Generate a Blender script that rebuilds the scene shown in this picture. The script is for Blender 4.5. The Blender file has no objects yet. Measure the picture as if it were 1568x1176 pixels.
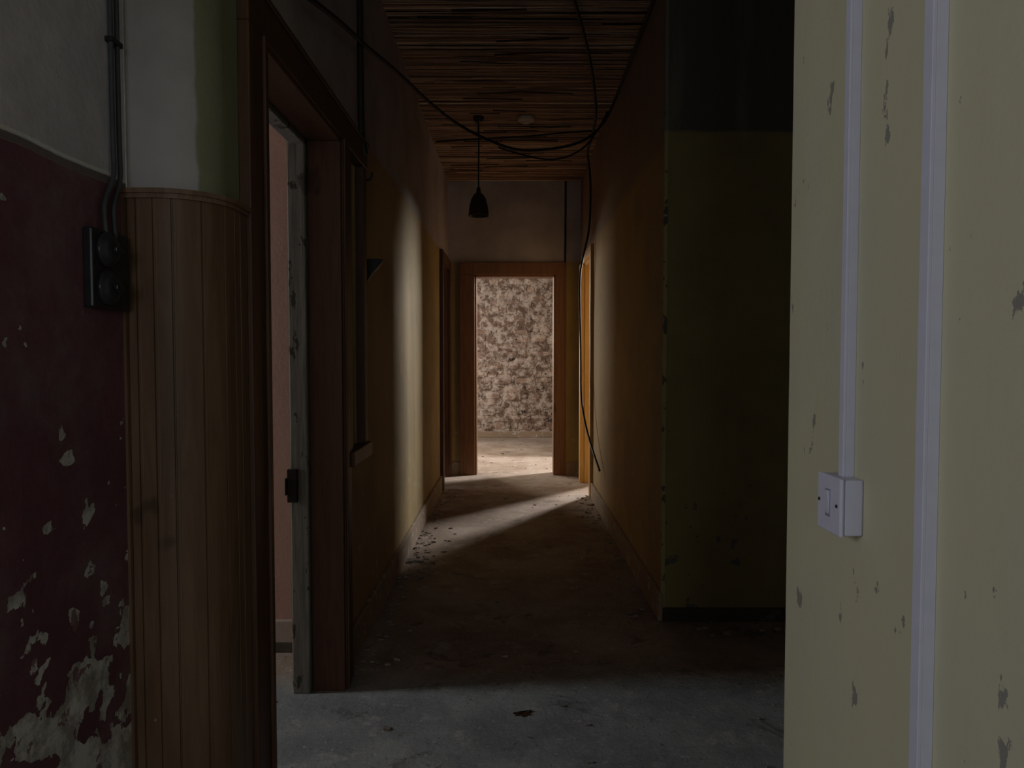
import bpy, bmesh, math, random
from mathutils import Vector
random.seed(7)
S = bpy.context.scene
S.view_settings.view_transform = 'Standard'
S.view_settings.look = 'None'
S.view_settings.gamma = 1.10

# ------------------------------------------------------------ node helpers
class NT:
    def __init__(s, name):
        s.m = bpy.data.materials.new(name); s.m.use_nodes = True
        s.t = s.m.node_tree; s.b = s.t.nodes['Principled BSDF']
        s.b.inputs['Specular IOR Level'].default_value = 0.25
        s.pos = s.t.nodes.new('ShaderNodeNewGeometry').outputs['Position']
    def put(s, sock, v):
        if isinstance(v, bpy.types.NodeSocket): s.t.links.new(v, sock)
        elif isinstance(v, (tuple, list)):
            sock.default_value = (*v, 1) if (len(v) == 3 and len(sock.default_value) == 4) else v
        else: sock.default_value = v
    def math(s, op, a, b=0.0, clamp=False):
        n = s.t.nodes.new('ShaderNodeMath'); n.operation = op; n.use_clamp = clamp
        s.put(n.inputs[0], a); s.put(n.inputs[1], b); return n.outputs[0]
    def noise(s, scale, detail=4, rough=0.55, vec=None, dist=0.0):
        n = s.t.nodes.new('ShaderNodeTexNoise')
        s.put(n.inputs['Vector'], vec if vec is not None else s.pos)
        n.inputs['Scale'].default_value = scale; n.inputs['Detail'].default_value = detail
        n.inputs['Roughness'].default_value = rough; n.inputs['Distortion'].default_value = dist
        return n.outputs['Fac']
    def scalev(s, v):
        n = s.t.nodes.new('ShaderNodeVectorMath'); n.operation = 'MULTIPLY'
        s.put(n.inputs[0], s.pos); n.inputs[1].default_value = v; return n.outputs[0]
    def step(s, v, lo, hi, a=0.0, b=1.0):
        n = s.t.nodes.new('ShaderNodeMapRange'); n.interpolation_type = 'SMOOTHSTEP'
        s.put(n.inputs['Value'], v); s.put(n.inputs['From Min'], lo); s.put(n.inputs['From Max'], hi)
        s.put(n.inputs['To Min'], a); s.put(n.inputs['To Max'], b); return n.outputs[0]
    def lin(s, v, lo, hi, a=0.0, b=1.0):
        n = s.t.nodes.new('ShaderNodeMapRange')
        s.put(n.inputs['Value'], v); s.put(n.inputs['From Min'], lo); s.put(n.inputs['From Max'], hi)
        s.put(n.inputs['To Min'], a); s.put(n.inputs['To Max'], b); return n.outputs[0]
    def mix(s, f, a, b, mode='MIX'):
        n = s.t.nodes.new('ShaderNodeMix'); n.data_type = 'RGBA'; n.blend_type = mode
        s.put(n.inputs[0], f); s.put(n.inputs[6], a); s.put(n.inputs[7], b); return n.outputs[2]
    def xyz(s):
        n = s.t.nodes.new('ShaderNodeSeparateXYZ'); s.put(n.inputs[0], s.pos); return n.outputs
    def bump(s, h, strength=0.3, dist=0.01):
        n = s.t.nodes.new('ShaderNodeBump'); s.put(n.inputs['Height'], h)
        n.inputs['Strength'].default_value = strength; n.inputs['Distance'].default_value = dist
        s.t.links.new(n.outputs[0], s.b.inputs['Normal'])
    def out(s, col, rough=0.85):
        s.put(s.b.inputs['Base Color'], col); s.put(s.b.inputs['Roughness'], rough); return s.m

def paint(name, lower, upper=None, zs=2.45, chip=(0.25,0.24,0.22), chipt=0.70, dirt=0.25, bot=0.0, chipscale=9, xsplit=None, soft=0.012, dirtcol=(0.10,0.075,0.045), streakcol=(0.30,0.27,0.20), chipstretch=(1,1,1)):
    n = NT(name); x, y, z = n.xyz()
    col = lower
    if upper is not None:
        edge = n.math('ADD', z, n.lin(n.noise(3), 0, 1, -0.04, 0.04))
        f = n.step(edge, zs-soft, zs+soft)
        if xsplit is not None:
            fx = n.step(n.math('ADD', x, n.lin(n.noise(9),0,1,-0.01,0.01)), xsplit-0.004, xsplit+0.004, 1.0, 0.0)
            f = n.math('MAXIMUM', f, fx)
        col = n.mix(f, lower, upper)
    v = n.noise(1.7, 6, 0.62)
    col = n.mix(n.step(v, 0.35, 0.75, 0, dirt), col, dirtcol)
    streak = n.noise(3.0, 5, 0.6, n.scalev((3,3,0.35)))
    col = n.mix(n.step(streak, 0.5, 0.8, 0, dirt), col, streakcol)
    cn = n.noise(chipscale, 6, 0.6, n.scalev(chipstretch))
    thr = n.lin(z, 0.0, 1.2, chipt-bot, chipt)
    cm = n.step(n.math('SUBTRACT', cn, thr), 0.0, 0.012)
    col = n.mix(cm, col, chip)
    fine = n.noise(60, 3); mid = n.noise(7, 5)
    h = n.math('ADD', n.math('MULTIPLY', fine, 0.25), mid)
    h = n.math('SUBTRACT', h, n.math('MULTIPLY', cm, 0.5))
    n.bump(h, 0.35, 0.012)
    return n.out(col, 0.8)

def wood(name, c1, c2, rough=0.55, axis=(14,14,0.9), scratch=(0.30,0.24,0.17), st=0.74):
    n = NT(name)
    g = n.noise(4, 6, 0.65, n.scalev(axis), 0.6)
    col = n.mix(n.step(g, 0.3, 0.7), c1, c2)
    sp = n.noise(22, 4, 0.6, n.scalev((1,1,0.4)))
    col = n.mix(n.step(sp, st, st+0.02), col, scratch)
    kn = n.noise(5, 2, 0.5, n.scalev((1.5,1.5,0.9)))
    col = n.mix(n.step(kn, 0.68, 0.74, 0, 0.6), col, tuple(c*0.3 for c in c1))
    n.bump(g, 0.25, 0.004)
    return n.out(col, rough)

def plain(name, c, rough=0.6, var=0.25, metal=0.0):
    n = NT(name); v = n.noise(30, 4)
    col = n.mix(n.step(v, 0.3, 0.75, 0, 1), c, tuple(q*(1-var) for q in c))
    n.b.inputs['Metallic'].default_value = metal
    n.bump(v, 0.1, 0.002)
    return n.out(col, rough)

YEL = (0.40,0.285,0.120); UPW = (0.40,0.35,0.355)
M_corr = paint('corridor_paint', YEL, UPW, 2.47, chip=(0.42,0.37,0.29), chipt=0.70, bot=0.06, dirt=0.45)
M_corrR = paint('corridor_paint_right', (0.40,0.265,0.105), (0.27,0.195,0.145), 2.50, chip=(0.38,0.33,0.25), chipt=0.68, bot=0.06, dirt=0.5, soft=0.05, dirtcol=(0.16,0.10,0.05), streakcol=(0.30,0.23,0.12))  # right wall copy of the corridor paint, more orange, muted upper band
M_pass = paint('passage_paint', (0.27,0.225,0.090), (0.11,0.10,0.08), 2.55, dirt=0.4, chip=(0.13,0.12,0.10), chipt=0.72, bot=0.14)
M_cream = paint('cream_paint', (0.55,0.53,0.36), chip=(0.25,0.24,0.21), chipt=0.662, dirt=0.26, bot=0.0, chipscale=17, dirtcol=(0.38,0.39,0.36), streakcol=(0.52,0.48,0.26), chipstretch=(1,1,0.6))
M_pink = paint('room_paint', (0.38,0.225,0.175), dirt=0.1, chipt=0.8)
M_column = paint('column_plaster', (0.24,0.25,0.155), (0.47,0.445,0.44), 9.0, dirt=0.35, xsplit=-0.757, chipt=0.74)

def maroon():
    n = NT('maroon_paint'); x, y, z = n.xyz()
    e = n.math('ADD', z, n.lin(n.noise(4), 0, 1, -0.012, 0.012))
    up = n.step(e, 1.782, 1.786)
    greyc = n.mix(n.step(n.noise(2.2,6,0.65), 0.35, 0.7), (0.48,0.46,0.51), (0.66,0.635,0.69))
    crk = n.step(n.noise(5, 8, 0.7, None, 0.5), 0.655, 0.67, 0, 0.6)
    greyc = n.mix(crk, greyc, (0.18,0.17,0.17))
    mar = n.mix(n.step(n.noise(3,6,0.65), 0.3, 0.7), (0.115,0.047,0.068), (0.165,0.072,0.096))
    mar = n.mix(n.step(n.noise(5,6,0.7,None,0.3), 0.45, 0.75, 0, 0.5), mar, (0.19,0.15,0.17))
    # dense loss of paint near the floor, scattered flakes up to shoulder height
    cn = n.noise(9.0, 6, 0.50, None, 0.1)
    d1 = n.math('SUBTRACT', cn, n.lin(z, 0.66, 0.92, 0.47, 0.75))
    cn2 = n.noise(15.0, 5, 0.48)
    d2 = n.math('SUBTRACT', cn2, n.lin(z, 0.9, 1.35, 0.595, 0.70))
    d = n.math('MAXIMUM', d1, d2)
    halo = n.step(d, -0.03, 0.0, 0, 0.35)
    mar = n.mix(halo, mar, (0.10,0.06,0.07))
    peel = n.step(d, 0.0, 0.008)
    pl = n.mix(n.step(n.noise(14,6,0.7), 0.4, 0.62), (0.28,0.26,0.25), (0.60,0.58,0.57))
    rem = n.step(n.noise(18,5,0.6), 0.62, 0.635, 0, 0.8)
    pl = n.mix(rem, pl, (0.14,0.05,0.065))
    mar = n.mix(peel, mar, pl)
    base = n.mix(up, mar, greyc)
    band = n.math('MULTIPLY', n.step(e,1.782,1.785), n.step(e,1.798,1.80,1,0))
    base = n.mix(band, base, (0.15,0.13,0.13))
    band2 = n.math('MULTIPLY', n.step(e,1.80,1.803), n.step(e,1.807,1.81,1,0))
    base = n.mix(band2, base, (0.70,0.68,0.67))
    h = n.math('SUBTRACT', n.noise(8,6), n.math('MULTIPLY', peel, 0.35))
    n.bump(h, 0.55, 0.015)
    return n.out(base, 0.6)
M_maroon = maroon()

def floor_mat():
    n = NT('dusty_concrete'); x, y, z = n.xyz()
    a = n.noise(1.6, 8, 0.68); b = n.noise(7, 9, 0.72)
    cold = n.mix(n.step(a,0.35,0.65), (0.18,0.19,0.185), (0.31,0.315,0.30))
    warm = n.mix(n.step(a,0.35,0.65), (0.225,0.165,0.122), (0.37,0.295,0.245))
    f = n.step(n.math('ADD', y, n.lin(n.noise(2),0,1,-0.15,0.15)), 3.0, 3.3)  # browner hue where the doorway light ends, light change put into colour
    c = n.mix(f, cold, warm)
    c = n.mix(n.step(b,0.54,0.66,0,0.5), c, (0.48,0.44,0.41))
    c = n.mix(n.step(n.noise(4,8,0.72,None,0.5),0.57,0.65,0,0.6), c, (0.085,0.075,0.065))
    c = n.mix(n.step(n.noise(50,4,0.6),0.62,0.66,0,0.6), c, (0.07,0.06,0.05))
    c = n.mix(n.step(n.noise(38,5,0.7),0.60,0.66,0,0.5), c, (0.57,0.53,0.50))
    h = n.math('ADD', n.math('MULTIPLY', n.noise(45,6,0.7), 0.25), n.math('MULTIPLY', b, 1.0))
    n.bump(h, 0.5, 0.02)
    return n.out(c, 0.95)
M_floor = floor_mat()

M_oak = wood('stained_panel_wood', (0.115,0.067,0.039), (0.180,0.112,0.067), 0.5, (5,5,0.5))
M_oakcap = wood('stained_cap_wood', (0.14,0.085,0.052), (0.22,0.14,0.088), 0.5)
M_frame = wood('red_brown_frame_paint', (0.15,0.068,0.034), (0.21,0.10,0.052), 0.55, (10,10,0.8))
M_framed = wood('dark_brown_frame_paint', (0.072,0.035,0.019), (0.105,0.052,0.029), 0.5, (10,10,0.8))
M_orange = wood('orange_frame_paint', (0.45,0.24,0.065), (0.55,0.32,0.10), 0.55, (8,8,0.8))
M_greyw = wood('bare_grey_timber', (0.12,0.12,0.10), (0.25,0.24,0.21), 0.8, (14,14,0.8), (0.06,0.055,0.04), 0.62)
M_dark = wood('dark_board_wood', (0.05,0.022,0.013), (0.075,0.034,0.018), 0.6)
M_base = paint('skirting_plaster', (0.31,0.225,0.16), dirt=0.4, chip=(0.42,0.38,0.35), chipt=0.60, bot=0.0, chipscale=14)
M_basedark = paint('skirting_dark', (0.055,0.048,0.038), dirt=0.2, chip=(0.14,0.12,0.10), chipt=0.6, chipscale=8)  # near-black tone for passage skirting and foot of room skirting
M_basepale = paint('skirting_pale', (0.34,0.27,0.23), dirt=0.3, chipt=0.66)
M_black = plain('black_bakelite', (0.035,0.035,0.040), 0.22)
M_iron = plain('dark_iron', (0.02,0.017,0.015), 0.5)
M_cable = plain('cable_rubber', (0.009,0.008,0.007), 0.6)
M_cablegrey = plain('cable_grey', (0.06,0.065,0.07), 0.45)
M_pvc = plain('white_pvc', (0.62,0.63,0.78), 0.4, 0.06)
M_lamp = plain('enamel_dark', (0.03,0.022,0.018), 0.4)
M_detect = plain('aged_plastic', (0.52,0.44,0.36), 0.6)
M_debris = plain('plaster_rubble', (0.31,0.275,0.24), 0.95, 0.5)
M_ceil = plain('hall_ceiling_plaster', (0.30,0.28,0.26), 0.95, 0.3)
def attr_mat(name, scale=25, rough=0.9, bs=0.5, dirt=0.65, light=None):
    n = NT(name); a = n.t.nodes.new('ShaderNodeAttribute'); a.attribute_name = 'Col'
    v = n.noise(scale, 7, 0.65)
    c = n.mix(n.step(v,0.3,0.6,dirt,0.0), a.outputs['Color'], (0.17,0.12,0.09))
    if light:
        c = n.mix(n.step(n.noise(11,8,0.75),0.42,0.60,0,0.7), c, light)
        c = n.mix(n.step(n.noise(13,5,0.55,n.scalev((1,1,1.5))),0.655,0.67,0,0.92), c, (0.045,0.028,0.022))
    n.bump(v, bs, 0.02); return n.out(c, rough)
M_stone = attr_mat('rubble_stone', 22, dirt=0.3, light=(0.56,0.475,0.42), bs=0.35)
M_reed = attr_mat('reed_lath', 9, dirt=0.35)

# ------------------------------------------------------------ mesh helpers
COL = S.collection
def finish(name, bm, mats, parent=None, smooth=False, bevel=0.0):
    me = bpy.data.meshes.new(name); bm.normal_update(); bm.to_mesh(me); bm.free()
    ob = bpy.data.objects.new(name, me); COL.objects.link(ob)
    for m in (mats if isinstance(mats, (list, tuple)) else [mats]): me.materials.append(m)
    if smooth:
        for p in me.polygons: p.use_smooth = True
    if bevel:
        b = ob.modifiers.new('bevel', 'BEVEL'); b.width = bevel; b.segments = 2; b.limit_method = 'ANGLE'
    if parent: ob.parent = parent
    return ob
def addbox(bm, b, mi=0, jit=0.0):
    x0,x1,y0,y1,z0,z1 = b
    vs = [bm.verts.new((x+random.uniform(-jit,jit), y+random.uniform(-jit,jit), z+random.uniform(-jit,jit)))
          for x in (x0,x1) for y in (y0,y1) for z in (z0,z1)]
    fs = []
    for q in ((0,1,3,2),(4,6,7,5),(0,4,5,1),(2,3,7,6),(0,2,6,4),(1,5,7,3)):
        f = bm.faces.new([vs[i] for i in q]); f.material_index = mi; fs.append(f)
    return vs, fs
def boxes(name, bl, mats, parent=None, bevel=0.0):
    bm = bmesh.new()
    for b in bl:
        addbox(bm, b[:6], b[6] if len(b) > 6 else 0)
    return finish(name, bm, mats, parent, bevel=bevel)
def empty(name, loc=(0,0,0)):
    e = bpy.data.objects.new(name, None); e.location = loc; COL.objects.link(e); e.empty_display_size = 0.1; return e
def revolve(name, prof, center, axis='Z', mat=None, parent=None, seg=32):
    bm = bmesh.new(); rings = []
    for r, h in prof:
        ring = []
        for i in range(seg):
            a = 2*math.pi*i/seg
            p = (r*math.cos(a), r*math.sin(a), h)
            if axis == 'X': p = (h, r*math.cos(a), r*math.sin(a))
            ring.append(bm.verts.new(Vector(p)+Vector(center)))
        rings.append(ring)
    for a, b in zip(rings, rings[1:]):
        for i in range(seg):
            bm.faces.new((a[i], a[(i+1)%seg], b[(i+1)%seg], b[i]))
    bm.faces.new(rings[0]); bm.faces.new(rings[-1])
    bmesh.ops.recalc_face_normals(bm, faces=bm.faces)
    return finish(name, bm, mat, parent, True)
def cable(name, pts, r, mat, parent=None):
    cu = bpy.data.curves.new(name, 'CURVE'); cu.dimensions = '3D'; cu.bevel_depth = r; cu.bevel_resolution = 3
    sp = cu.splines.new('NURBS'); sp.points.add(len(pts)-1)
    for i, p in enumerate(pts): sp.points[i].co = (*p, 1)
    sp.use_endpoint_u = True; sp.order_u = 3; sp.resolution_u = 8
    cu.materials.append(mat); cu.use_fill_caps = True
    ob = bpy.data.objects.new(name, cu); COL.objects.link(ob)
    if parent: ob.parent = parent
    return ob

H = 3.39
XL, XR = -0.735, 0.79
YE = 8.57
# ------------------------------------------------------------ shell
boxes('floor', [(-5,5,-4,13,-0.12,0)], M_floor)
boxes('ceiling', [(-5,5,-4,13,H+0.03,H+0.15)], M_ceil)

boxes('wall_left', [
    (-0.92,XL,1.97,2.10,0,H), (-0.92,XL,2.10,3.05,2.28,H), (-0.92,XL,3.05,3.20,0,H),
    (-0.92,XL,3.20,3.48,0,0.98),(-0.92,XL,3.20,3.48,2.28,H),
    (-0.92,XL,3.48,7.65,0,H),(-0.92,XL,7.65,8.42,2.36,H),(-0.92,XL,8.42,YE,0,H)], M_corr)
boxes('wall_right', [(XR,1.0,3.855,7.30,0,H),(XR,1.0,7.30,8.05,2.38,H),(XR,1.0,8.05,YE,0,H)], M_corrR)
boxes('wall_far', [(-0.92,-0.43,YE,8.75,0,H),(-0.43,0.50,YE,8.75,2.316,H),(0.50,1.0,YE,8.75,0,H)], M_corr)
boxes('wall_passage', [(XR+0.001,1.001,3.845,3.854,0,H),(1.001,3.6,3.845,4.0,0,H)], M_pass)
boxes('wall_passage_end', [(3.6,3.75,-2,4.0,0,H)], M_pass)
boxes('wall_hall_left', [(-1.08,-0.91,1.0,1.90,0,H)], M_maroon)
boxes('wall_room_end', [(-4.2,-0.92,3.45,3.6,0,H)], M_pink)
boxes('wall_room_side', [(-4.2,-1.08,0.7,0.85,0,H)], M_pink)
boxes('wall_room_window', [(-4.35,-4.2,0.7,3.6,0,H)], M_pink)
# right near wall with irregular arris
bm = bmesh.new()
N = 90; ys = [-2.0, 0.3, 1.0, 1.44]; prev = None
for i in range(N+1):
    z = H*i/N
    j = random.uniform(-0.0035,0.0035)
    row = [bm.verts.new((0.54,y,z)) for y in ys] + [bm.verts.new((0.545+j*0.3,1.45+j,z)), bm.verts.new((0.75,1.452,z)), bm.verts.new((0.75,-2.0,z))]
    if prev:
        for k in range(len(row)):
            k2 = (k+1) % len(row)
            bm.faces.new((prev[k],prev[k2],row[k2],row[k]))
    prev = row
bmesh.ops.recalc_face_normals(bm, faces=bm.faces)
finish('wall_hall_right', bm, M_cream)
boxes('wall_hall_back', [(-5,5,-4.15,-4,0,H)], M_ceil)
boxes('wall_hall_side', [(-3.2,-3.05,-4,0.7,0,H)], M_ceil)

# far room
boxes('wall_far_room_left', [(-3.0,-2.85,8.75,12.8,0,H)], M_corr)
boxes('wall_far_room_right', [(2.2,2.35,10.2,12.8,0,H)], M_corr)
boxes('wall_side_room', [(1.0,4.0,10.05,10.2,0,H),(3.85,4.0,6.2,10.05,0,H),(1.0,4.0,6.1,6.2,0,H)], M_corr)
boxes('wall_left_room', [(-3.0,-0.92,8.76,8.9,0,H),(-3.0,-2.85,5.6,8.76,0,H),(-3.0,-0.92,5.5,5.6,0,H)], M_corr)

# rubble stone wall: irregular stones bedded in flush mortar
bm = bmesh.new(); lay = bm.loops.layers.color.new('Col')
def setc(fs, c):
    for f in fs:
        for l in f.loops: l[lay] = (*c, 1)
_, fs = addbox(bm, (-2.85,2.2,12.505,12.75,0,H)); setc(fs, (0.34,0.27,0.23))
def stone(cx, cz, w, h, c):
    n = random.choice([6,7,8,9]); ph = random.uniform(0,6.28); rr = []
    for i in range(n):
        a = ph+2*math.pi*i/n
        q = random.uniform(0.82,1.08)
        sx = math.copysign(abs(math.cos(a))**0.6, math.cos(a)); sz = math.copysign(abs(math.sin(a))**0.6, math.sin(a))
        rr.append((cx+sx*w/2*q, cz+sz*h/2*q))
    d = random.uniform(0.004,0.014)
    o = [bm.verts.new((x,12.508,z)) for x,z in rr]
    k = [bm.verts.new((cx+(x-cx)*0.86,12.505-d*0.75+random.uniform(-.002,.002),cz+(z-cz)*0.82)) for x,z in rr]
    t = bm.verts.new((cx+random.uniform(-.2,.2)*w,12.505-d,cz))
    fs = []
    for i in range(n):
        j=(i+1)%n; fs += [bm.faces.new((o[i],o[j],k[j],k[i])), bm.faces.new((k[i],k[j],t))]
    setc(fs, c)
z = 0.03
while z < H-0.03:
    h = random.uniform(0.08,0.16)
    x = -2.85
    while x < 2.15:
        w = random.uniform(0.12,0.34)
        zz = z+h/2+random.uniform(-0.02,0.02)
        if random.random() < 0.15:   # dark chip stands for an open joint, its shade put into colour
            cx = x+0.02; s = random.uniform(0.015,0.038)
            vs, fs = addbox(bm, (cx-s,cx+s,12.494,12.51,zz-s*0.8,zz+s*0.8), jit=s*0.35); setc(fs, (0.012,0.007,0.005))
            x += 2*s; continue
        t = random.random(); k = random.uniform(0.85,1.12)
        c = [(0.44,0.35,0.30),(0.51,0.42,0.37),(0.36,0.28,0.235),(0.46,0.38,0.33)][int(t*4)]
        stone(x+w/2, zz, w*1.0, h*random.uniform(0.85,1.0), tuple(q*k for q in c))
        x += w + random.uniform(0.0,0.02)
    z += h
bmesh.ops.recalc_face_normals(bm, faces=bm.faces)
finish('wall_stone', bm, M_stone)

# reed / lath ceiling of the corridor
bm = bmesh.new(); lay = bm.loops.layers.color.new('Col')
_, fs = addbox(bm, (XL,XR,3.85,YE,H+0.015,H+0.028)); setc(fs, (0.10,0.07,0.05))
y = 3.86
while y < YE-0.02:
    w = random.choice([random.uniform(0.007,0.012), random.uniform(0.010,0.018)])
    k = random.uniform(0.75,1.15)
    c = random.choice([(0.66,0.52,0.41),(0.70,0.57,0.47),(0.58,0.45,0.35),(0.76,0.65,0.55)])
    c = tuple(min(q*k,0.85) for q in c)
    sl = random.uniform(-0.03,0.03); y0 = y
    segs = 12; pr = None; zb = H+random.uniform(-0.006,0.004); yw = 0; zw = 0
    skip = random.randrange(segs) if random.random() < 0.20 else -9
    for i in range(segs+1):
        xx = XL+(XR-XL)*i/segs
        yw += random.uniform(-0.006,0.006); zw += random.uniform(-0.0015,0.0015)
        yy = y0+sl*(i/segs-0.5)+yw
        zz = zb+zw
        ring = [bm.verts.new((xx,yy+w*0.5*math.cos(a),zz+min(w*0.5,0.007)*math.sin(a))) for a in [q*math.pi/3 for q in range(6)]]
        if pr and not (skip <= i <= skip+1):
            ff = [bm.faces.new((pr[q],pr[(q+1)%6],ring[(q+1)%6],ring[q])) for q in range(6)]
            setc(ff, c)
        pr = ring
    y += w*random.uniform(0.85,1.1) + (random.uniform(0.006,0.02) if random.random()<0.08 else 0)
for i in range(24):
    yy = random.uniform(4.2,8.2); x0 = random.uniform(XL+0.05,0.2); L = random.uniform(0.25,0.55)
    t = random.uniform(-0.05,0.05); zz = H-0.018-random.uniform(0,0.02)
    vs, fs = addbox(bm, (x0,x0+L,yy,yy+0.012,zz,zz+0.006)); setc(fs, (0.04,0.025,0.016))
    for v in vs[4:]: v.co.y += t
bmesh.ops.recalc_face_normals(bm, faces=bm.faces)
finish('ceiling_reed_lath', bm, M_reed)

# ------------------------------------------------------------ rounded column + wainscot
def path(off=0.0):
    cx, cy, r = -0.84, 1.88, 0.12+off
    pts = [(-0.912, 1.76-off)]
    n = 8
    for i in range(1, n+1): pts.append((-0.912+(0.072)*i/n, 1.76-off))
    for i in range(1, 25):
        a = -math.pi/2 + (math.pi/2)*i/24
        pts.append((cx+r*math.cos(a), cy+r*math.sin(a)))
    pts.append((cx+r, 1.97))
    return pts
bm = bmesh.new()
P = path(0.0) + [(-0.912,1.97)]
bot = [bm.verts.new((x,y,0)) for x,y in P]; top = [bm.verts.new((x,y,H)) for x,y in P]
for i in range(len(P)):
    j = (i+1)%len(P); bm.faces.new((bot[i],bot[j],top[j],top[i]))
bm.faces.new(bot); bm.faces.new(top); bmesh.ops.recalc_face_normals(bm, faces=bm.faces)
col = finish('wall_column_rounded', bm, M_column)
for p in col.data.polygons: p.use_smooth = abs(p.normal.z) < 0.5 and len(p.vertices)==4 and p.area < 0.2

wc = empty('wainscot_panelling')
def pathpts(fn):
    out = []; L1=0.072; cx,cy,r=-0.84,1.88,0.12; La=r*math.pi/2; T=L1+La+0.09; s=0.0
    while s <= T:
        if s < L1: p=(-0.912+s,1.76); nn=(0,-1)
        elif s < L1+La:
            a=-math.pi/2+(s-L1)/r; p=(cx+r*math.cos(a),cy+r*math.sin(a)); nn=(math.cos(a),math.sin(a))
        else: p=(cx+r,cy+(s-L1-La)); nn=(1,0)
        off = fn(s); out.append((p[0]+nn[0]*off,p[1]+nn[1]*off)); s += 0.0012
    return out
GR = [0.030,0.070,0.108,0.165,0.220,0.262,0.300]
def groove(s):
    d = 0.018
    for g in GR:
        if g <= s < g+0.003: d = 0.0135
        elif g+0.003 <= s < g+0.009: d = 0.0185
    if s < 0.009: d = 0.025
    elif s < 0.012: d = 0.013
    return d
def extrude_path(name, outer, inner, z0, z1, mat, parent):
    bm = bmesh.new(); P = outer+inner[::-1]
    b = [bm.verts.new((x,y,z0)) for x,y in P]; t = [bm.verts.new((x,y,z1)) for x,y in P]
    n = len(P)
    for i in range(n):
        j=(i+1)%n; bm.faces.new((b[i],b[j],t[j],t[i]))
    for i in range(len(outer)-1):
        k = n-1-i
        bm.faces.new((t[i],t[i+1],t[k-1],t[k])); bm.faces.new((b[i],b[i+1],b[k-1],b[k]))
    bmesh.ops.recalc_face_normals(bm, faces=bm.faces)
    return finish(name, bm, mat, parent)
inn = pathpts(lambda s: 0.0005)
extrude_path('boards', pathpts(groove), inn, 0, 1.765, M_oak, wc)
extrude_path('cap_lower', pathpts(lambda s:0.024), inn, 1.765, 1.776, M_oakcap, wc)
extrude_path('cap_upper', pathpts(lambda s:0.030), inn, 1.776, 1.787, M_oakcap, wc)

# ------------------------------------------------------------ door frames
XF = XL+0.045
d1 = empty('door_1')
boxes('casing', [(XL-0.005,XF,1.975,2.10,0,2.28),(XL-0.005,XF,1.975,3.57,2.28,2.40),(XL-0.005,XF,3.05,3.17,0,2.28)], M_framed, d1, 0.004)
boxes('casing_bead', [(XF,XF+0.010,2.075,2.10,0,2.28),(XF,XF+0.010,1.975,3.57,2.385,2.40),(XF,XF+0.010,3.05,3.07,0,2.28)], M_framed, d1, 0.003)
boxes('lining', [(-0.83,XF-0.005,3.025,3.055,0,2.285),(-0.83,XF-0.005,2.095,2.12,0,2.285),(-0.83,XF-0.005,2.095,3.055,2.262,2.285)], M_framed, d1, 0.003)
boxes('inner_frame', [(-0.905,-0.832,3.0,3.052,0,2.285),(-0.895,-0.832,2.098,2.135,0,2.285),(-0.895,-0.832,2.098,3.052,2.245,2.285)], M_greyw, d1, 0.005)
boxes('lock_keep', [(-0.912,-0.872,2.975,3.0,0.80,0.935),(-0.918,-0.912,2.965,3.01,0.83,0.90)], M_iron, d1, 0.003)

w1 = empty('window_1')
boxes('frame', [(XL-0.005,XF-0.006,3.17,3.235,0.98,2.28),(XL-0.005,XF-0.006,3.50,3.57,0.98,2.28)], M_framed, w1, 0.003)
boxes('sill', [(XL-0.005,XF+0.012,3.17,3.585,0.915,0.98)], M_framed, w1, 0.004)
boxes('boarding', [(-0.80,XL-0.03,3.201,3.30,0.981,2.279),(-0.80,XL-0.026,3.303,3.40,0.981,2.279),(-0.80,XL-0.032,3.403,3.479,0.981,2.279)], M_dark, w1, 0.002)

d2 = empty('door_2')   # far end doorway
Y0 = YE-0.035
boxes('casing', [(-0.59,-0.43,Y0,YE+0.005,0,2.316),(0.50,0.615,Y0,YE+0.005,0,2.316),(-0.59,0.615,Y0,YE+0.005,2.316,2.445)], M_frame, d2, 0.006)
boxes('lining', [(-0.432,-0.41,YE-0.02,8.76,0,2.318),(0.48,0.502,YE-0.02,8.76,0,2.318),(-0.432,0.502,YE-0.02,8.76,2.295,2.318)], M_frame, d2, 0.003)
boxes('outer_bead', [(-0.60,-0.585,Y0-0.012,YE,0,2.455),(0.61,0.625,Y0-0.012,YE,0,2.455),(-0.60,0.625,Y0-0.012,YE,2.44,2.455)], M_frame, d2, 0.003)

d3 = empty('door_3')   # left side doorway near the end
boxes('casing', [(XL-0.005,XL+0.035,7.53,7.65,0,2.36),(XL-0.005,XL+0.035,8.42,8.53,0,2.36),(XL-0.005,XL+0.035,7.53,8.53,2.36,2.47)], M_framed, d3, 0.004)
boxes('lining', [(-0.925,XL,7.645,7.665,0,2.362),(-0.925,XL,8.405,8.425,0,2.362),(-0.925,XL,7.645,8.425,2.345,2.362)], M_framed, d3, 0.003)

d4 = empty('door_4')   # right side doorway near the end
boxes('casing', [(XR-0.03,XR+0.005,7.19,7.30,0,2.38),(XR-0.05,XR+0.005,8.05,8.15,0,2.38),(XR-0.03,XR+0.005,7.19,8.15,2.38,2.47)], M_orange, d4, 0.004)
boxes('lining', [(XR,1.005,7.295,7.315,0,2.382),(XR,1.005,8.035,8.055,0,2.382),(XR,1.005,7.295,8.055,2.362,2.382)], M_orange, d4, 0.003)

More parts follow.
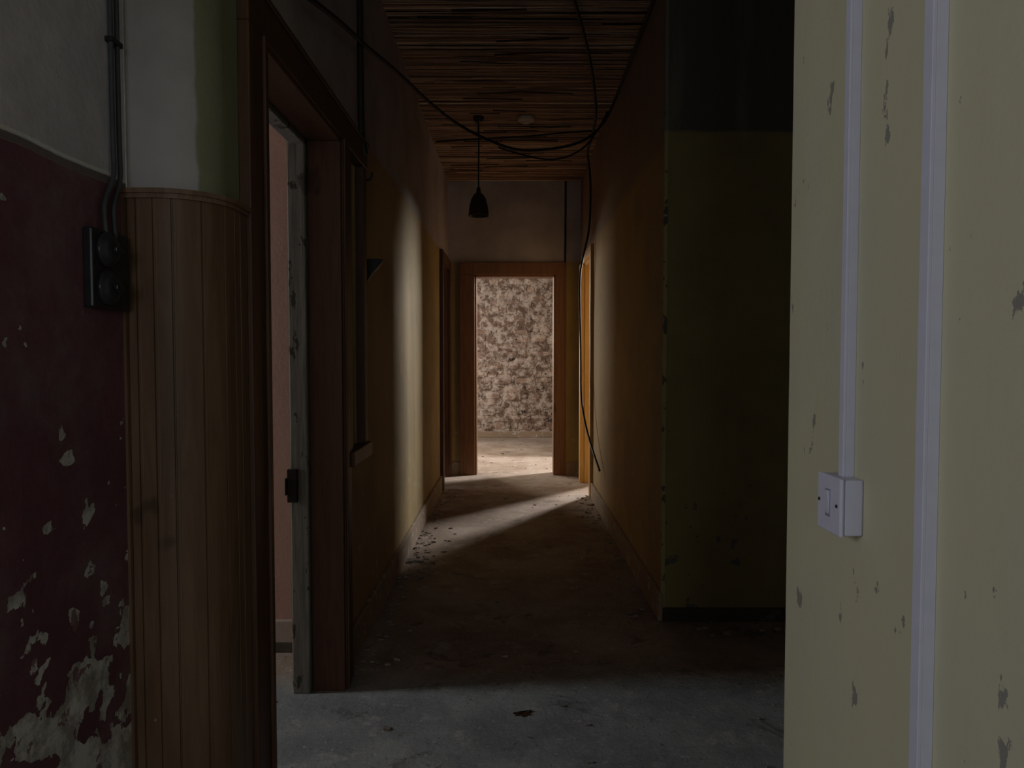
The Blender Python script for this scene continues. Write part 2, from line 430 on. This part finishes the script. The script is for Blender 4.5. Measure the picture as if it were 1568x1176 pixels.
# skirtings
boxes('baseboard_left', [(XL-0.003,XL+0.022,3.17,7.53,0,0.16)], M_base, bevel=0.006)
boxes('baseboard_right', [(XR-0.022,XR+0.003,3.83,7.19,0,0.15)], M_base, bevel=0.006)
boxes('baseboard_passage', [(XR,3.6,3.825,3.846,0,0.07)], M_basedark, bevel=0.004)
boxes('baseboard_room', [(-4.2,-0.925,3.425,3.452,0.0,0.15),(-4.2,-0.925,3.42,3.452,0.0,0.05,1)], [M_basepale,M_basedark], bevel=0.004)
boxes('baseboard_far', [(-0.73,-0.60,YE-0.02,YE+0.002,0,0.15),(0.626,0.79,YE-0.02,YE+0.002,0,0.15)], M_base, bevel=0.004)
boxes('baseboard_stone', [(-2.85,2.2,12.46,12.508,0,0.10)], M_base, bevel=0.01)
# ragged plaster arris on passage corner
bm = bmesh.new(); pr=None
for i in range(201):
    z = H*i/200; j = random.uniform(0,0.003)
    ring = [bm.verts.new(p+Vector((0,0,z))) for p in (Vector((XR-0.005-j,3.842-j*0.4,0)),Vector((XR+0.010+j,3.840-j*0.4,0)),Vector((XR+0.010,3.86,0)),Vector((XR-0.004,3.875+j,0)))]
    if pr:
        for q in range(4): bm.faces.new((pr[q],pr[(q+1)%4],ring[(q+1)%4],ring[q]))
    pr = ring
bmesh.ops.recalc_face_normals(bm, faces=bm.faces)
finish('trim_corner', bm, paint('corner_plaster', (0.36,0.31,0.14), (0.19,0.18,0.15), 2.55, chip=(0.10,0.09,0.07), chipt=0.58, chipscale=10))

# ------------------------------------------------------------ surface trunking + socket on right wall
tr1 = empty('cable_trunking')
boxes('base', [(0.5262,0.5398,1.1602,1.1758,1.207,3.389)], M_pvc, tr1, 0.0006)
boxes('lid', [(0.5215,0.5266,1.1600,1.1760,1.207,3.388)], M_pvc, tr1, 0.001)
tr2 = empty('cable_trunking')
boxes('base', [(0.5252,0.5398,0.9302,0.9498,0.0,3.389)], M_pvc, tr2, 0.0006)
boxes('lid', [(0.5200,0.5256,0.9300,0.9500,0.0,3.388)], M_pvc, tr2, 0.001)
sw = empty('light_switch')
boxes('back_box', [(0.510,0.5398,1.127,1.208,1.120,1.207)], M_pvc, sw, 0.003)
boxes('faceplate', [(0.503,0.510,1.125,1.210,1.118,1.209)], M_pvc, sw, 0.003)
bm = bmesh.new()
vs,_ = addbox(bm, (0.498,0.504,1.162,1.176,1.145,1.185))
for v in vs:
    if v.co.x < 0.5 and v.co.z < 1.15: v.co.x = 0.5025
finish('rocker', bm, M_pvc, sw, bevel=0.001)
boxes('rocker_surround', [(0.5022,0.5035,1.1605,1.1775,1.143,1.187)], plain('switch_shadow_gap',(0.30,0.30,0.36),0.5), sw)
for k, zz in enumerate((1.165,1.165)):
    revolve('screw_%d'%(k+1), [(0.0005,-0.001),(0.0028,-0.001),(0.003,0.001)], (0.5025,1.137 if k else 1.201,zz), 'X', M_iron, sw, 12)

# ------------------------------------------------------------ antique double switch on maroon wall
os_ = empty('rotary_switch')
boxes('mounting_block', [(-0.910,-0.888,1.575,1.728,1.500,1.672)], plain('black_painted_wood',(0.028,0.028,0.032),0.3), os_, 0.005)
for k, zz in enumerate((1.628,1.546)):
    c = (-0.888,1.628,zz)
    revolve('bakelite_body_%d'%(k+1), [(0.039,0),(0.039,0.006),(0.036,0.010),(0.032,0.011),(0.030,0.017),(0.022,0.021),(0.012,0.022)], c, 'X', M_black, os_)
    revolve('knob_%d'%(k+1), [(0.010,0.020),(0.010,0.029),(0.006,0.031)], c, 'X', M_black, os_, 20)
    boxes('knob_bar_%d'%(k+1), [(-0.864,-0.855,1.611,1.645,zz-0.005,zz+0.005)], M_black, os_, 0.002)
for k,(ya,yb) in enumerate(((1.635,1.688),(1.672,1.715))):
    cable('surface_cable', [(-0.89,ya,1.66),(-0.893,ya,1.70),(-0.895,ya+0.004,1.74),(-0.897,yb,1.80),(-0.900,yb,1.86),(-0.900,yb,2.2),(-0.900,yb-0.003,2.6),(-0.900,yb,3.385)], 0.0055, M_cablegrey)
boxes('cable_clip', [(-0.911,-0.892,1.680,1.727,2.10,2.112)], M_iron, None, 0.002)

# ------------------------------------------------------------ corridor fittings
pl = empty('pendant_lamp')
LX, LY = -0.28, 6.26
revolve('ceiling_rose', [(0.045,3.383),(0.045,3.365),(0.03,3.345),(0.012,3.335)], (LX,LY,0), 'Z', M_lamp, pl)
cable('cord', [(LX,LY,3.35),(LX+0.003,LY,3.1),(LX-0.002,LY,2.9),(LX,LY,2.79)], 0.0065, M_cable, pl)
revolve('lampholder', [(0.010,2.80),(0.016,2.795),(0.020,2.76),(0.022,2.735)], (LX,LY,0), 'Z', M_lamp, pl)
revolve('shade', [(0.020,2.755),(0.042,2.738),(0.063,2.70),(0.078,2.64),(0.085,2.575),(0.088,2.562),(0.084,2.562),(0.073,2.64),(0.057,2.70),(0.030,2.74)], (LX,LY,0), 'Z', M_lamp, pl, 40)
revolve('smoke_detector', [(0.072,3.378),(0.072,3.355),(0.060,3.345),(0.035,3.340),(0.032,3.33),(0.02,3.326)], (0.116,6.26,0), 'Z', M_detect)

cable('hanging_cable', [(-0.70,2.5,2.60),(-0.70,3.0,2.74),(-0.69,3.5,2.84),(-0.64,4.2,2.98),(-0.54,4.85,3.03),(-0.38,5.3,3.02),(-0.16,5.5,2.965),(0.02,5.6,2.93),(0.18,5.6,2.925),(0.40,5.6,2.95),(0.57,5.6,3.01),(0.69,5.5,3.11),(0.75,5.2,3.25),(0.765,4.6,3.31),(0.77,4.0,3.33)], 0.0105, M_cable)
cable('hanging_cable', [(0.30,3.95,3.34),(0.38,4.3,3.34),(0.50,4.85,3.33),(0.60,5.4,3.27),(0.64,5.7,3.20),(0.66,6.2,3.18),(0.69,6.9,3.28),(0.74,7.1,3.15),(0.755,7.15,2.95),(0.745,7.15,2.60),(0.70,7.2,2.40),(0.665,7.3,2.20),(0.67,7.35,1.9),(0.69,7.4,1.4),(0.68,7.3,1.0),(0.69,7.1,0.80),(0.72,6.8,0.58),(0.755,6.35,0.40)], 0.010, M_cable)
cable('hanging_cable', [(-0.1,5.62,2.955),(0.1,5.75,2.92),(0.35,5.8,2.90),(0.55,5.75,2.97),(0.66,5.6,3.10),(0.70,5.5,3.18)], 0.007, M_cable)
cable('hanging_cable', [(-0.70,6.9,3.36),(-0.3,6.75,3.345),(0.1,6.72,3.35),(0.5,6.5,3.33),(0.70,6.3,3.28)], 0.008, M_cable)
cable('conduit_pipe', [(-0.700,3.47,3.385),(-0.700,3.47,3.0),(-0.700,3.47,2.5),(-0.698,3.48,2.38),(-0.685,3.49,2.33)], 0.016, M_iron)
cable('conduit_pipe', [(0.615,YE-0.012,3.385),(0.615,YE-0.012,2.9),(0.612,YE-0.012,2.46)], 0.012, M_iron)
bm = bmesh.new()
prof = [(XL-0.002,1.875),(-0.645,1.875),(-0.645,1.862),(-0.70,1.80),(-0.722,1.765),(XL-0.002,1.765)]
a = [bm.verts.new((x,3.70,z)) for x,z in prof]; b = [bm.verts.new((x,3.735,z)) for x,z in prof]
bm.faces.new(a); bm.faces.new(b)
for i in range(len(prof)):
    j=(i+1)%len(prof); bm.faces.new((a[i],a[j],b[j],b[i]))
bmesh.ops.recalc_face_normals(bm, faces=bm.faces)
finish('wall_bracket', bm, M_iron, bevel=0.002)
cable('wall_hook', [(XL-0.005,3.64,2.25),(-0.70,3.64,2.25),(-0.685,3.64,2.255),(-0.682,3.64,2.285)], 0.006, M_iron)

# debris
bm = bmesh.new()
def chip(x,y,s):
    vs,_ = addbox(bm, (x-s,x+s,y-s*random.uniform(.5,1),y+s*random.uniform(.5,1),0,s*random.uniform(.3,.8)), jit=s*0.35)
    for v in vs: v.co.z = max(v.co.z, 0.0005)
for i in range(720):
    side = random.random()
    if side < 0.35: x = XL+0.02+abs(random.gauss(0,0.10)); y = random.uniform(3.2,7.6)
    elif side < 0.6: x = XR-0.02-abs(random.gauss(0,0.10)); y = random.uniform(3.9,7.3)
    elif side < 0.85: x = random.uniform(-0.7,1.6); y = random.uniform(2.2,8.4)
    else: x = random.uniform(-1.4,1.2); y = random.uniform(8.8,12.4)
    if x > XR-0.03 and y > 3.8 and y < 8.8: continue
    chip(x,y,random.choice([0.002,0.003,0.004,0.006,0.009,0.013]))
for i in range(25): chip(random.gauss(-0.60,0.05), random.gauss(5.0,0.25), random.uniform(0.006,0.022))
for i in range(30): chip(random.uniform(-1.3,-0.95), random.uniform(2.2,3.4), random.uniform(0.004,0.010))
for i in range(40): chip(random.uniform(0.9,2.0), random.gauss(3.72,0.05), random.uniform(0.006,0.02))
finish('floor_debris', bm, M_debris)
bm = bmesh.new()
for i in range(9):
    a = random.uniform(0,math.pi); x = 0.05+random.uniform(-0.03,0.03); y = 2.83+random.uniform(-0.015,0.015)
    vs,_ = addbox(bm, (-0.022,0.022,-0.003,0.003,0.001,0.006))
    for v in vs:
        X,Y = v.co.x,v.co.y; v.co.x = x+X*math.cos(a)-Y*math.sin(a); v.co.y = y+X*math.sin(a)*0.6+Y*math.cos(a)
finish('wood_splinters', bm, M_dark)

# ------------------------------------------------------------ lights
def area(name, loc, target, sx, sy, power, color=(1,1,1), spread=180):
    l = bpy.data.lights.new(name, 'AREA'); l.shape = 'RECTANGLE'; l.size = sx; l.size_y = sy
    l.energy = power; l.color = color; l.spread = math.radians(spread)
    o = bpy.data.objects.new(name, l); COL.objects.link(o); o.location = loc
    o.rotation_euler = (Vector(target)-Vector(loc)).to_track_quat('-Z','Y').to_euler(); return o
COOL = (0.90,0.95,1.0); NEU = (1.0,0.95,0.89)
area('window_light_room', (-4.1,2.78,1.7), (0,2.78,0.2), 0.45, 1.1, 42, COOL)
area('window_light_hall', (-2.95,-0.55,1.9), (0.5,1.0,1.1), 1.2, 1.3, 28, (0.97,0.97,1.0))
area('fill_light_hall_end', (0.1,-3.8,1.9), (-0.7,2,1.8), 1.6, 1.2, 15, COOL)  # soft fill lamp added behind the camera, not a known window
area('window_light_side_room', (2.45,9.95,2.45), (0.0,6.2,0.7), 0.42, 0.75, 270, NEU)
area('window_light_far_room', (-2.7,11.0,1.8), (1.0,10.8,0.8), 1.2, 1.3, 84, NEU)
area('window_light_far_corner', (-2.1,12.2,1.9), (0.1,8.0,0.7), 0.7, 0.9, 32, (1.0,0.84,0.64), 100)
area('window_light_left_room', (-2.75,7.9,1.8), (0,7.9,0.5), 0.8, 1.1, 7, NEU)

w = bpy.data.worlds.new('World'); S.world = w; w.use_nodes = True
w.node_tree.nodes['Background'].inputs[0].default_value = (0.5,0.6,0.75,1)
w.node_tree.nodes['Background'].inputs[1].default_value = 0.05

# ------------------------------------------------------------ camera
cam = bpy.data.cameras.new('camera'); cam.lens = 26.0; cam.sensor_width = 36; cam.clip_start = 0.02
co = bpy.data.objects.new('camera', cam); COL.objects.link(co)
co.location = (0,0,1.4); co.rotation_euler = (math.radians(90-2.28),0,0)
S.camera = co
